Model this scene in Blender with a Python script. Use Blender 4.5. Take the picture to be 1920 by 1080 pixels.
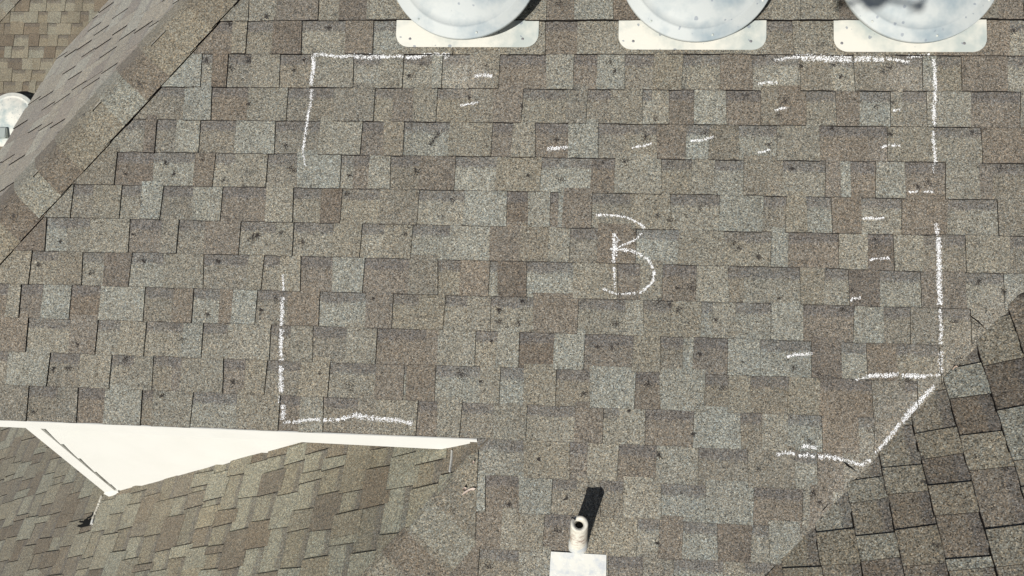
import bpy, bmesh, math, random
from mathutils import Vector, Matrix
from mathutils.bvhtree import BVHTree

for o in list(bpy.data.objects): bpy.data.objects.remove(o, do_unlink=True)
S = bpy.context.scene; C = S.collection
rnd = random.Random(7)

# ------------------------------------------------------------------ camera
TH = math.radians(31.436)                       # pitch of every roof slope
ST, CT = math.sin(TH), math.cos(TH)
F = 1507.16                                      # focal length in pixels of a 1920 wide frame
PN = Matrix(((1, 0, 0), (0, CT, -ST), (0, ST, CT)))      # main slope axes (along eave, upslope, outward) -> world
RM = Matrix(((0.99659782, -0.02546463, 0.07838578), (0.03092043, 0.99712391, -0.06919424), (-0.07639833, 0.07138255, 0.99451889)))
CAMR = PN @ RM
CAM = PN @ Vector((0, 0.38343442, 3.23473949))
cd = bpy.data.cameras.new('camera'); cam = bpy.data.objects.new('camera', cd); C.objects.link(cam)
cam.matrix_world = Matrix.Translation(CAM) @ CAMR.to_4x4()
cd.sensor_width = 36; cd.lens = F / 1920 * 36; cd.clip_start = 0.02; cd.clip_end = 3000
S.camera = cam

# ------------------------------------------------------------------ sun, sky, exposure
sdir = (PN @ Vector((-0.34, -0.462, 1))).normalized()    # towards the sun
EL = math.asin(sdir.z)
sun = bpy.data.lights.new('sun', 'SUN'); sun.energy = 5.0; sun.angle = math.radians(0.53); sun.color = (1.0, 0.965, 0.91)
so = bpy.data.objects.new('sun', sun); C.objects.link(so); so.rotation_euler = sdir.to_track_quat('Z', 'Y').to_euler(); so.location = (0, 0, 20)
w = bpy.data.worlds.new('World'); S.world = w; w.use_nodes = True
nt = w.node_tree; bg = nt.nodes['Background']; sk = nt.nodes.new('ShaderNodeTexSky'); sk.sky_type = 'NISHITA'; sk.sun_disc = False
sk.sun_elevation = EL; sk.sun_rotation = math.atan2(sdir.x, sdir.y)
nt.links.new(sk.outputs[0], bg.inputs[0]); bg.inputs[1].default_value = 0.05
S.view_settings.view_transform = 'Standard'; S.view_settings.look = 'None'; S.view_settings.exposure = -0.08; S.view_settings.gamma = 1
S.render.engine = 'CYCLES'

# ------------------------------------------------------------------ photo helpers: a pixel of the photo to a point of a real plane
nW = Vector((-ST, 0, CT)); nS = Vector((0, -ST, CT)); nY = Vector((0, 1, 0))
def ray(x, y): return CAMR @ Vector(((x - 960) / F, (540 - y) / F, -1.0))
def hit(x, y, n, d):
    r = ray(x, y); return CAM + r * ((d - n.dot(CAM)) / n.dot(r))
def pq(x, y, h=0.0):                              # photo pixel -> main slope coordinates
    v = PN.transposed() @ hit(x, y, nS, h); return v.x, v.y
def pix(X):
    c = CAMR.transposed() @ (X - CAM); return 960 - F * c.x / c.z, 540 + F * c.y / c.z

# ------------------------------------------------------------------ object helpers
def tag(o, label=None, cat=None, group=None, kind=None):
    if label: o['label'] = label
    if cat: o['category'] = cat
    if group: o['group'] = group
    if kind: o['kind'] = kind
    return o
def thing(name, label, cat, loc, group=None, rot=None):
    o = bpy.data.objects.new(name, None); o.empty_display_size = .1; C.objects.link(o); o.location = loc
    if rot is not None: o.rotation_euler = rot.to_euler()
    return tag(o, label, cat, group)
def link(name, bm, mats, parent=None, base=None, smooth=False):
    """bm is in world coordinates; base moves its origin; a parent's own frame is undone"""
    me = bpy.data.meshes.new(name)
    if parent is not None:
        root = parent
        M = Matrix.Identity(4); p = parent
        chain = []
        while p is not None: chain.append(p); p = p.parent
        for q in reversed(chain): M = M @ (Matrix.Translation(q.location) @ q.rotation_euler.to_matrix().to_4x4())
        bm.transform(M.inverted())
    elif base is not None: bm.transform(Matrix.Translation(-Vector(base)))
    if smooth:
        for f in bm.faces: f.smooth = True
    bm.to_mesh(me); bm.free()
    o = bpy.data.objects.new(name, me); C.objects.link(o)
    if base is not None and parent is None: o.location = base
    for m in (mats if isinstance(mats, (list, tuple)) else [mats]): me.materials.append(m)
    if parent is not None: o.parent = parent
    return o
def box(bm, p0, p1, M=None, mi=0):
    vs = [bm.verts.new(Vector((x, y, z)) if M is None else M @ Vector((x, y, z))) for x in (p0[0], p1[0]) for y in (p0[1], p1[1]) for z in (p0[2], p1[2])]
    for f in ((0, 1, 3, 2), (4, 6, 7, 5), (0, 4, 5, 1), (2, 3, 7, 6), (0, 2, 6, 4), (1, 5, 7, 3)):
        bm.faces.new([vs[i] for i in f]).material_index = mi
def prism(bm, pts, ext, mi=0):
    a = [bm.verts.new(p) for p in pts]; b = [bm.verts.new(Vector(p) + ext) for p in pts]; n = len(pts)
    bm.faces.new(a).material_index = mi; bm.faces.new(b[::-1]).material_index = mi
    for i in range(n): bm.faces.new((a[i], b[i], b[(i + 1) % n], a[(i + 1) % n])).material_index = mi
    bmesh.ops.recalc_face_normals(bm, faces=bm.faces)
def lathe(bm, prof, M, n=64, cap=True, sx=None):
    rings = []
    for r, z in prof:
        rings.append([bm.verts.new(M @ Vector((r * math.cos(2 * math.pi * i / n), r * math.sin(2 * math.pi * i / n), z))) for i in range(n)])
    for a, b in zip(rings, rings[1:]):
        for i in range(n): bm.faces.new((a[i], a[(i + 1) % n], b[(i + 1) % n], b[i]))
    if cap: bm.faces.new(rings[-1])
    return rings

# ------------------------------------------------------------------ materials
def newmat(name):
    m = bpy.data.materials.new(name); m.use_nodes = True; t = m.node_tree
    return m, t, t.nodes['Principled BSDF']
class N:
    def __init__(s, t): s.t = t
    def n(s, ty, ins=None, **kw):
        x = s.t.nodes.new(ty)
        for k, v in kw.items(): setattr(x, k, v)
        for k, v in (ins or {}).items():
            if isinstance(v, bpy.types.NodeSocket): s.t.links.new(v, x.inputs[k])
            else: x.inputs[k].default_value = v
        return x
    def math(s, op, a, b=None, c=None, clamp=False):
        d = {0: a}
        if b is not None: d[1] = b
        if c is not None: d[2] = c
        return s.n('ShaderNodeMath', d, operation=op, use_clamp=clamp).outputs[0]
    def mix(s, f, a, b, bt='MIX'):
        x = s.t.nodes.new('ShaderNodeMix'); x.data_type = 'RGBA'; x.blend_type = bt
        for i, v in ((0, f), (6, a), (7, b)):
            if isinstance(v, bpy.types.NodeSocket): s.t.links.new(v, x.inputs[i])
            else: x.inputs[i].default_value = v
        return x.outputs[2]
    def rng(s, v, a, b, c=0, d=1):
        return s.n('ShaderNodeMapRange', {0: v, 1: a, 2: b, 3: c, 4: d}, clamp=True).outputs[0]
def noise(g, co, sc, det=2, rough=.5): return g.n('ShaderNodeTexNoise', {'Vector': co, 'Scale': sc, 'Detail': det, 'Roughness': rough}).outputs[0]

def shingle_mat(name, gain=1.0, contrast=1.0, gscale=285, blot=1.0, spec=.25, sheen=.22, tint=(1, 1, 1), dust=()):
    m, t, b = newmat(name); g = N(t)
    co = g.n('ShaderNodeTexCoord').outputs['Object']
    uv = g.n('ShaderNodeUVMap', uv_map='UVMap').outputs[0]
    v = g.n('ShaderNodeSeparateXYZ', {0: uv}).outputs[1]
    tone = g.n('ShaderNodeAttribute', attribute_name='tone').outputs['Color']
    rec = g.n('ShaderNodeAttribute', attribute_name='rec').outputs['Fac']
    n1 = noise(g, co, 38, 3, .6); n2 = noise(g, co, 9, 2); n3 = noise(g, co, 1.3, 3)
    # slate granule band printed on the upper part of the lower laminate
    edge = g.math('ADD', v, g.math('MULTIPLY', g.math('SUBTRACT', n1, .5), .30))
    band = g.math('MULTIPLY', g.rng(edge, .655, .745), g.math('MULTIPLY', rec, g.rng(n2, .30, .62, .55, 1.0)))
    col = g.mix(g.math('MULTIPLY', band, .82), tone, (.118, .113, .114, 1))
    # patchy blend of the granule colours
    col = g.mix(g.rng(n2, .35, .75, 0, .35), col, (.205, .185, .155, 1))
    col = g.mix(1.0, col, g.n('ShaderNodeCombineColor', {0: g.rng(n3, .3, .7, .93, 1.07), 1: g.rng(n3, .3, .7, .94, 1.06), 2: g.rng(n3, .3, .7, .95, 1.05)}).outputs[0], 'MULTIPLY')
    sv = g.n('ShaderNodeVectorMath', {0: co, 1: (5.5, .6, .6)}, operation='MULTIPLY').outputs[0]
    sn = g.rng(noise(g, sv, 1.0, 4, .6), .3, .7, .92, 1.08)
    col = g.mix(1.0, col, g.n('ShaderNodeCombineColor', {0: sn, 1: sn, 2: sn}).outputs[0], 'MULTIPLY')
    col = g.mix(1.0, col, (*tint, 1), 'MULTIPLY')
    # bare asphalt line along the cut lower edge
    col = g.mix(g.math('MULTIPLY', g.rng(g.math('ADD', v, g.math('MULTIPLY', g.math('SUBTRACT', n1, .5), .05)), .020, .004), .72), col, (.05, .045, .04, 1))
    for (px_, py_, pz_, pr_, pa_) in dust:
        dd_ = g.n('ShaderNodeVectorMath', {0: co, 1: (px_, py_, pz_)}, operation='DISTANCE').outputs['Value']
        col = g.mix(g.math('MULTIPLY', g.rng(g.math('ADD', dd_, g.math('MULTIPLY', g.math('SUBTRACT', n2, .5), .08)), pr_, pr_ * .25), pa_), col, (.31, .290, .25, 1))
    # mineral granules
    vo = g.n('ShaderNodeTexVoronoi', {'Vector': co, 'Scale': gscale, 'Randomness': 1.0}, voronoi_dimensions='3D')
    cs = g.n('ShaderNodeSeparateColor', {0: vo.outputs['Color']})
    k = contrast
    lum = g.n('ShaderNodeFloatCurve', {1: cs.outputs[0]})
    cu = lum.mapping.curves[0]; cu.points[0].location = (0, .12); cu.points[1].location = (1, 1.0)
    cu.points.new(.18, .30); cu.points.new(.5, .47); cu.points.new(.82, .62); lum.mapping.update()
    mul = g.math('ADD', g.math('MULTIPLY', g.math('SUBTRACT', g.math('MULTIPLY', lum.outputs[0], 2.0), 1.0), k), 1.0 * gain)
    hot = g.mix(cs.outputs[1], (1.10, .97, .84, 1), (.92, 1.0, 1.10, 1))
    gm = g.n('ShaderNodeVectorMath', {0: hot, 'Scale': mul}, operation='SCALE').outputs[0]
    col = g.mix(1.0, col, gm, 'MULTIPLY')
    n4 = noise(g, co, 95, 2, .6)
    col = g.mix(1.0, col, g.n('ShaderNodeCombineColor', {0: g.rng(n4, .3, .7, .78, 1.22), 1: g.rng(n4, .3, .7, .78, 1.22), 2: g.rng(n4, .3, .7, .78, 1.22)}).outputs[0], 'MULTIPLY')
    # dark scuffs and hail bruises where granules are lost
    dist = g.n('ShaderNodeVectorMath', {0: co, 1: g.n('ShaderNodeVectorMath', {0: g.n('ShaderNodeTexNoise', {'Vector': co, 'Scale': 42, 'Detail': 4, 'Roughness': .8}).outputs['Color'], 'Scale': .07}, operation='SCALE').outputs[0]}, operation='ADD').outputs[0]
    vb = g.n('ShaderNodeTexVoronoi', {'Vector': dist, 'Scale': 12.0}, voronoi_dimensions='3D')
    cb = g.n('ShaderNodeSeparateColor', {0: vb.outputs['Color']})
    rad = g.math('MULTIPLY', g.math('POWER', cb.outputs[0], 1.3), .26)
    sp = g.math('MULTIPLY', g.rng(g.math('SUBTRACT', rad, vb.outputs['Distance']), 0, .07), g.rng(noise(g, co, 80, 3, .7), .45, .53))
    col = g.mix(g.math('MULTIPLY', sp, .92 * blot, clamp=True), col, (.035, .032, .03, 1))
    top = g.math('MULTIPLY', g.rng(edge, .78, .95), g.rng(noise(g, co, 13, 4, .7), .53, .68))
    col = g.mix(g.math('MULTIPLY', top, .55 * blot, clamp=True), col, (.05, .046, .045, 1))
    t.links.new(col, b.inputs['Base Color'])
    b.inputs['Roughness'].default_value = .82; b.inputs['Sheen Weight'].default_value = sheen; b.inputs['Sheen Roughness'].default_value = .45; b.inputs['Specular IOR Level'].default_value = spec
    bump = g.n('ShaderNodeBump', {'Strength': .55, 'Distance': .0016, 'Height': g.math('ADD', cs.outputs[2], g.math('MULTIPLY', n4, .8))})
    t.links.new(bump.outputs[0], b.inputs['Normal'])
    return m
def plain(name, col, rough=.6, metal=0, spec=.5, mott=None, msc=8, mamt=.5, bump=0, bsc=60):
    m, t, b = newmat(name); g = N(t); co = g.n('ShaderNodeTexCoord').outputs['Object']
    c = (*col, 1)
    if mott:
        c = g.mix(g.math('MULTIPLY', g.rng(noise(g, co, msc, 4, .6), .38, .66), mamt), c, (*mott, 1))
        t.links.new(c, b.inputs['Base Color'])
    else: b.inputs['Base Color'].default_value = c
    b.inputs['Roughness'].default_value = rough; b.inputs['Metallic'].default_value = metal; b.inputs['Specular IOR Level'].default_value = spec
    if bump:
        bp = g.n('ShaderNodeBump', {'Strength': bump, 'Distance': .002, 'Height': noise(g, co, bsc, 3)})
        t.links.new(bp.outputs[0], b.inputs['Normal'])
    return m
HB_ = Vector((-1.0, 3.0, -6.0))
DUST = []
for px_, py_, r_, am_ in ((1690, 148, .11, .42), (872, 140, .12, .42), (1745, 175, .07, .3), (1655, 300, .05, .3), (1895, 575, .13, .3), (1840, 625, .14, .3), (1790, 680, .13, .25), (1735, 745, .13, .28), (1690, 800, .13, .3), (1640, 855, .14, .3), (1600, 900, .13, .28), (1570, 960, .13, .25), (1540, 1020, .13, .25)):
    dv = hit(px_, py_, nS, .006) - HB_; DUST.append((dv.x, dv.y, dv.z, r_, am_))
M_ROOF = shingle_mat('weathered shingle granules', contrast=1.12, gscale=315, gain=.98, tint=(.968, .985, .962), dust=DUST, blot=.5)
M_WEST = shingle_mat('left slope shingle granules with painted grazing light', gain=1.13, sheen=.42, contrast=1.3, blot=.3, tint=(1.0, .952, .84))  # brightening at the grazing view is painted in through the raised gain
M_LOWL = shingle_mat('lower left shingle granules with painted wall bounce', gain=1.02, tint=(1.0, .985, .85), blot=.4)  # warm light bounced off the cream wall is put into this tint
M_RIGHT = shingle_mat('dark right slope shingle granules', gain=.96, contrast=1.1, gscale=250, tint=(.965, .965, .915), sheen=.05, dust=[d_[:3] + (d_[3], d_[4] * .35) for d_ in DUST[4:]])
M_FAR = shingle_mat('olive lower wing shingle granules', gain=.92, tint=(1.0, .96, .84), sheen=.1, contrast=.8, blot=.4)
M_CAP = shingle_mat('cap shingle granules', contrast=1.0, gscale=260, gain=.96, tint=(.975, .965, .90), sheen=.15)
M_EDGE = plain('cut asphalt edge', (.012, .011, .010), .95, spec=.1)
M_FASCIA = plain('cream painted trim', (.73, .73, .695), .55, mott=(.68, .68, .64), msc=5, mamt=.5)
M_SIDING = plain('cream painted siding', (.69, .69, .655), .6, mott=(.64, .64, .60), msc=4, mamt=.5)
M_GAP = plain('bare wood behind siding', (.20, .14, .09), .9)
M_CHALK = plain('white chalk', (.86, .87, .88), .95, spec=.1, mott=(.70, .70, .70), msc=30, mamt=.6)
M_LEAF = plain('dry leaf', (.46, .36, .28), .8, mott=(.33, .25, .2), msc=60, mamt=.6)
M_BLACK = plain('black roofing cement', (.006, .006, .006), .7, spec=.3)
M_DRONE = plain('grey drone plastic', (.18, .18, .19), .45)

TONES = {'g': (.243, .245, .219), 'l': (.238, .230, .198), 't': (.219, .207, .174), 'm': (.196, .183, .155), 'b': (.174, .155, .132), 'd': (.146, .126, .106)}
def tone(c):
    r = TONES[c]; k = rnd.uniform(.93, 1.07); h = rnd.uniform(-.012, .012)
    return (r[0] * k + h * .4, r[1] * k, r[2] * k - h * .4, 1)

# ------------------------------------------------------------------ laminated shingles laid course by course
EXP = 0.143
HB, HT = 0.0042, 0.0052                           # butt height of a course, extra height of a raised tab
def height(rowmap, p, q, exp=EXP, u0=0.0, lift={}):
    k = math.floor((q - u0) / exp); v = (q - u0) / exp - k; h = (HB + lift.get(k, 0)) * (1 - v)
    for a, b_, ty, _ in rowmap.get(k, ()):
        if a <= p < b_: return h + (HT if ty == 'T' else 0)
    return h
def lay(bm, rowmap, M, exp=EXP, u0=0.0, lift={}, htab=HT, hbutt=HB, lip=.0010):
    tl = bm.faces.layers.float_color.get('tone') or bm.faces.layers.float_color.new('tone')
    rl = bm.faces.layers.float.get('rec') or bm.faces.layers.float.new('rec')
    uvl = bm.loops.layers.uv.get('UVMap') or bm.loops.layers.uv.new('UVMap')
    def face(pts, tn, rec, mi, uvs=None):
        f = bm.faces.new([bm.verts.new(M @ Vector(x)) for x in pts]); f.material_index = mi; f[tl] = tn; f[rl] = rec
        for i, l in enumerate(f.loops): l[uvl].uv = uvs[i] if uvs else (0, 0)
    for k, segs in rowmap.items():
        q0 = u0 + k * exp; q1 = q0 + exp; hb = hbutt + lift.get(k, 0)
        near = lambda a_: -.95 < a_ < 1.75
        # course line wanders a little, one shingle (about a metre) at a time
        ph = rnd.uniform(0, 6); steps = {}
        def wav(p):
            i = math.floor(p / .98 + ph)
            if i not in steps: steps[i] = (rnd.uniform(-.0022, .0022), rnd.uniform(-.0016, .0016))
            a, s = steps[i]; return a + s * ((p / .98 + ph) - i) + .0007 * math.sin(p * 37 + k) + .0004 * math.sin(p * 91 + 2 * k)
        sl = [rnd.uniform(-.0035, .0035) for _ in range(len(segs) + 1)]
        for i, (a, b_, ty, tc) in enumerate(segs):
            sa = sl[i]; sb = sl[i + 1]; tn = tone(tc); rec = 1.0 if ty == 'R' else 0.0; up = htab * rnd.uniform(.8, 1.25) if ty == 'T' else 0
            dq = rnd.uniform(-.0012, .0012) if ty == 'T' else 0.0008
            hb = hbutt + (lift.get(k, 0) if near(a) else 0)
            n = max(1, int((b_ - a) / .03)); ov = .02
            for j in range(n):
                t0, t1 = j / n, (j + 1) / n
                x0, x1 = a + (b_ - a) * t0, a + (b_ - a) * t1
                # bottom edge leans with the seg's side cut
                xb0, xb1 = x0 - sa * (1 - t0) - sb * t0, x1 - sa * (1 - t1) - sb * t1
                xt0, xt1 = x0 + sa * (1 - t0) + sb * t0, x1 + sa * (1 - t1) + sb * t1
                qa, qb = q0 + wav(x0) + dq, q0 + wav(x1) + dq
                zt = -.0003
                fr = ov / exp
                face([(xb0, qa, hb + up), (xb1, qb, hb + up), (xt1 + (xt1 - xb1) * fr, q1 + ov, zt * 1 - .0006 + up * .9 * (ty == 'T') - .0005), (xt0 + (xt0 - xb0) * fr, q1 + ov, zt - .0006 + up * .9 * (ty == 'T') - .0005)], tn, rec, 0,
                     [(x0, 0), (x1, 0), (x1, 1 + fr), (x0, 1 + fr)])
                lp = lip * rnd.uniform(.4, 1.6)
                face([(xb0, qa - lp, -.001), (xb1, qb - lp, -.001), (xb1, qb, hb + up), (xb0, qa, hb + up)], tn, 0, 1)
                if ty == 'T' and j == 0:
                    xt = x0 + sa; q = q0 + wav(x0) + dq
                    face([(xb0, q, -.002), (xb0, q, hb + up), (xt, q1 + .002, up * .9), (xt, q1 + .002, -.002)], tn, 0, 1)
                if ty == 'T' and j == n - 1:
                    xt = x1 + sb; q = q0 + wav(x1) + dq
                    face([(xb1, q, -.002), (xt, q1 + .002, -.002), (xt, q1 + .002, up * .9), (xb1, q, hb + up)], tn, 0, 1)
def randrow(p0, p1, wts='ttttmmlggbbd', first='R'):
    out = []; p = p0; ty = first
    while p < p1:
        wd = rnd.uniform(.075, .20) if ty == 'R' else rnd.uniform(.07, .19)
        if rnd.random() < .12: wd = rnd.uniform(.03, .06)
        out.append((p, p + wd, ty, rnd.choice(wts))); p += wd
        if rnd.random() > .1: ty = 'T' if ty == 'R' else 'R'
    return out
def clip(bm, co, no):
    bmesh.ops.bisect_plane(bm, geom=bm.verts[:] + bm.edges[:] + bm.faces[:], dist=1e-6, plane_co=co, plane_no=no, clear_outer=True)

# the courses of the main slope, read from the photo: right edge of each piece in pixels, R lower laminate or T raised tab, granule tone
ROWTXT = {
12: (20, "467 T t,520 R t,598 T b,637 R t,689 T d,745 R t,850 T t,940 R m,985 T l,1025 T l,1077 R b,1149 T g,1210 R d,1300 T t,1400 R m,1446 T m,1500 R t,1531 T t,1571 T l,1625 R d,1700 T t,1800 R t,1867 T m,1916 R b,1960 T m"),
11: (72, "436 R b,463 T t,512 R t,566 T d,648 R l,700 T b,760 R g,850 T t,950 R t,1022 T t,1082 R b,1160 T t,1250 R t,1330 T m,1400 T t,1436 T t,1486 R m,1562 T t,1660 R t,1750 T t,1892 T b,1960 R l"),
10: (135, "378 T g,399 R l,427 T d,472 R m,525 T t,583 R m,663 T t,715 R l,756 T t,810 R l,829 T g,880 R l,936 T m,1024 R b,1075 T l,1119 R b,1171 T g,1225 R m,1279 T t,1290 R t,1350 R l,1410 T b,1500 R l,1557 T m,1601 R l,1680 T m,1729 R m,1755 T g,1802 R t,1888 T b,1960 R l"),
9: (198, "346 R m,397 T g,465 R b,539 T t,585 R m,627 R m,702 T m,737 R t,775 T b,819 T t,882 R t,925 T m,979 T b,1062 R t,1100 T m,1145 R m,1204 T t,1222 R g,1254 T l,1301 R b,1361 T g,1426 R b,1460 T m,1511 T b,1567 R t,1611 T b,1669 R g,1690 T t,1737 R m,1819 T l,1912 R b,1960 T t"),
8: (262, "272 R t,293 T d,331 R m,375 T g,442 R m,516 T g,599 R m,678 T l,720 R b,757 T m,842 R g,922 T t,960 R b,1003 T l,1065 R b,1121 T g,1169 R m,1231 R t,1286 T b,1329 R g,1385 T m,1456 R g,1536 T t,1626 R b,1663 R b,1750 T t,1840 R t,1960 T b"),
7: (325, "218 T m,288 R d,365 R g,402 T b,440 R l,501 T t,558 R m,639 T g,662 R l,692 R b,732 T l,787 R m,853 T b,930 R g,1014 T t,1108 R g,1152 R b,1240 T l,1296 R t,1339 T t,1394 R l,1466 T m,1547 R l,1575 T b,1594 T g,1641 R b,1696 T g,1772 R b,1835 T l,1860 T b,1960 R m"),
6: (388, "136 T t,175 R m,227 T t,265 R t,304 T g,362 R m,416 T g,499 R b,550 T l,602 R t,640 T d,712 R t,784 T m,870 R l,950 T g,990 R d,1031 T g,1047 R b,1055 T g,1109 T b,1182 R t,1257 T t,1348 R l,1430 T g,1473 R m,1512 T t,1559 R g,1614 T b,1690 R l,1775 T b,1870 R l,1960 T m"),
5: (452, "87 T d,126 R g,168 R t,243 T t,303 R b,334 T m,385 R m,450 T b,517 R t,550 T t,625 R t,677 T t,719 R l,772 T t,842 R g,918 T g,975 T b,1028 T m,1068 T l,1120 R m,1192 T b,1272 R g,1357 T t,1445 R t,1477 T g,1572 R b,1626 T l,1675 R d,1730 T l,1810 R m,1892 T t,1960 R m"),
4: (518, "58 T t,108 R t,155 T m,196 R t,245 T d,307 R g,382 T t,465 R m,493 T t,525 R t,564 T l,624 R b,682 T g,767 R b,821 T m,862 R t,917 T b,933 R g,987 T d,1074 R g,1157 T t,1200 R b,1241 T t,1305 R b,1365 T l,1395 R m,1500 R t,1545 T t,1591 R l,1649 T d,1726 R g,1810 T b,1882 R l,1960 T g"),
3: (584, "15 R b,39 T t,80 R b,133 T g,188 R d,271 T g,325 R m,362 T b,412 R g,436 T b,481 T g,540 R m,599 T b,686 R g,736 T b,784 R t,833 T t,876 R t,920 T t,1000 R l,1083 T b,1172 R t,1206 T l,1257 R t,1314 T t,1336 R g,1378 T t,1445 R g,1505 T g,1600 R b,1656 T g,1706 R m,1760 T m,1820 R t,1960 T t"),
2: (650, "52 T b,132 R l,182 T b,225 R t,273 T t,342 R t,380 T g,427 R t,507 T l,545 R m,587 T t,650 R m,706 T l,800 R b,821 T b,891 T l,931 R t,973 T g,1038 R d,1095 T g,1186 R b,1238 T t,1280 R m,1299 T g,1364 R b,1425 T g,1521 R g,1577 T d,1625 R g,1680 T b,1762 R t,1960 T t"),
1: (716, "15 R m,92 T g,150 R m,208 T t,250 R t,287 T t,322 R m,340 R b,419 T t,460 R b,499 T t,562 R m,617 T t,704 R t,757 T b,762 R g,816 T b,900 R g,937 T t,982 R g,1042 T t,1106 R m,1190 T g,1237 R b,1320 T g,1365 R m,1407 T t,1477 R m,1536 T t,1635 R b,1695 T m,1720 R m,1960 T t"),
0: (785, "53 T m,107 R m,146 T m,197 R b,266 T g,287 R m,360 T t,445 R g,524 T t,562 R b,606 T l,670 R m,705 T m,782 T t,820 R b,864 T t,925 R m,987 T t,1077 R t,1130 T b,1160 R l,1209 T l,1300 R b,1388 T g,1428 R m,1476 T l,1541 R g,1609 T b,1639 R l,1800 T m"),
-1: (865, "982 R l,1068 T t,1101 R b,1158 T l,1230 R b,1309 T l,1402 R m,1490 T m,1532 R g,1581 T b,1800 T l"),
-2: (935, "910 T g,973 R b,1034 T g,1080 R m,1125 T m,1168 R m,1239 T l,1323 R g,1412 T g,1504 R b,1517 T l,1560 T b,1800 T g"),
-3: (1003, "940 T b,968 T l,1019 T t,1085 R b,1194 T t,1235 R l,1279 T b,1345 R g,1408 T d,1442 R l,1500 T g,1800 T m"),
-4: (1068, "897 T b,973 R m,1031 T l,1080 R t,1140 T t,1205 R b,1263 T m,1356 R g,1395 T t,1453 R t,1560 T m,1800 R t")}
def xat(k, x):
    q = (k + .5) * EXP
    a, b_ = 0.0, 1080.0                          # the pixel row where column x crosses the middle of course k
    a, b_ = -200., 1300.
    for _ in range(40):
        y = (a + b_) / 2
        if pq(x, y)[1] > q: a = y
        else: b_ = y
    return pq(x, (a + b_) / 2)[0]
ROWS = {}
for k, (_, txt) in ROWTXT.items():
    segs = []; first = True; prev = None
    for s in txt.split(','):
        x, ty, tc = s.split(); p = xat(k, float(x))
        if prev is None: prev = p - .35; 
        segs.append((prev, p, ty, tc)); prev = p
    left = segs[0][0]
    ROWS[k] = (randrow(left - 1.4, left - .12) if k >= 0 else [])
    if ROWS[k]:
        l = ROWS[k][-1]; ROWS[k][-1] = (l[0], left, l[2], l[3])
    ROWS[k] += segs + randrow(prev, prev + 1.6, first='T')
for k in range(13, 26): ROWS[k] = randrow(-2.6, 5)
for k in range(-14, -4): ROWS[k] = randrow(-2.2, 3, first='R')
LIFT = {12: .0105}
D_W1 = 1.669; D_W2 = .168; D_W3 = -.613           # W facing planes: left slope, lower left slope, right slope

# ------------------------------------------------------------------ the house
house = thing('house', 'house with brown blended shingle roof slopes, cream fascia and siding, filling the view', 'house', HB_)
def wplane(p, q, n=0.0): return PN @ Vector((p, q, n))
MW = Matrix(((0, CT, -ST, 0), (-1, 0, 0, 0), (0, ST, CT, 0), (0, 0, 0, 1)))     # W slope: along = south, upslope, outward
MN = PN.to_4x4()
def hipdir(): return Vector((1, 1, ST / CT)).normalized()
# main slope
bm = bmesh.new()
lay(bm, {k: v for k, v in ROWS.items() if k >= 0}, MN, lift=LIFT)
v0 = nS.cross(nW).normalized()
P1 = Vector((D_W1 / -ST, 0, 0))                   # a point of the hip line: intersection of z=y tan, z=(d+x sin)/cos
def interY(d, X):                                  # Y and Z on main slope where it meets the W plane with offset d
    z = (d + X * ST) / CT; return Vector((X, z * CT / ST, z))
def vclip(b, d, keep_right=True, off=0.0):
    A = interY(d, 0.0); B = interY(d, 1.0); dr = (B - A).normalized(); side = nS.cross(dr).normalized()
    if side.x < 0: side = -side
    A = A + side * off
    clip(b, A, -side if keep_right else side)
vclip(bm, D_W1, True, .02); vclip(bm, D_W3, False, .035)
b2 = bmesh.new()
lay(b2, {k: v for k, v in ROWS.items() if k < -1}, MN)
vclip(b2, D_W2, True, .01); vclip(b2, D_W3, False, .035)
tmp = bpy.data.meshes.new('t'); b2.to_mesh(tmp); b2.free(); bm.from_mesh(tmp); bpy.data.meshes.remove(tmp)
b2 = bmesh.new(); lay(b2, {-1: ROWS[-1]}, MN); clip(b2, Vector((pq(895, 840)[0] + .001, 0, 0)), Vector((-1, 0, 0))); vclip(b2, D_W3, False, .035)
tmp = bpy.data.meshes.new('t'); b2.to_mesh(tmp); b2.free(); bm.from_mesh(tmp); bpy.data.meshes.remove(tmp)
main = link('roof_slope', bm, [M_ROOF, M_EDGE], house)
main['label'] = 'sunlit main slope of brown, tan and grey shingles marked with chalk'
# W facing slopes
def wrows(u_lo, u_hi, y_lo, y_hi, exp=EXP, u0=0.0, given=None, wts='ttttmmlggbbd'):
    out = {}
    for k in range(math.floor((u_lo - u0) / exp), math.ceil((u_hi - u0) / exp)):
        out[k] = randrow(-y_hi, -y_lo, wts)
        if given and k in given: out[k] = given[k]
    return out
def wslope(d, rows, clips, exp=EXP, u0=0.0, mat=None, label=None, parent=None, htab=HT, hbutt=HB, lip=.0010):
    b = bmesh.new(); M = Matrix.Translation(nW * d) @ MW
    lay(b, rows, M, exp, u0, htab=htab, hbutt=hbutt, lip=lip)
    for co, no in clips: clip(b, co, no)
    o = link('roof_slope', b, [mat, M_EDGE], parent or house)
    if label: o['label'] = label
    return o
def hipclip(d, left=True):
    A = interY(d, 0.0); B = interY(d, 1.0); dr = (B - A).normalized(); side = nW.cross(dr).normalized()
    if side.x < 0: side = -side
    return (A, side if left else -side)
XE = -2.93
ue = (Vector((XE, 0, (D_W1 + XE * ST) / CT)) - nW * D_W1).dot(Vector((CT, 0, ST)))
ca, cb_ = hit(148, 66, nW, D_W1), hit(207, 0, nW, D_W1); cdv = cb_ - ca; cn = Vector((-cdv.y, cdv.x, 0)).normalized(); cn = cn if cn.x < 0 else -cn
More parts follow.
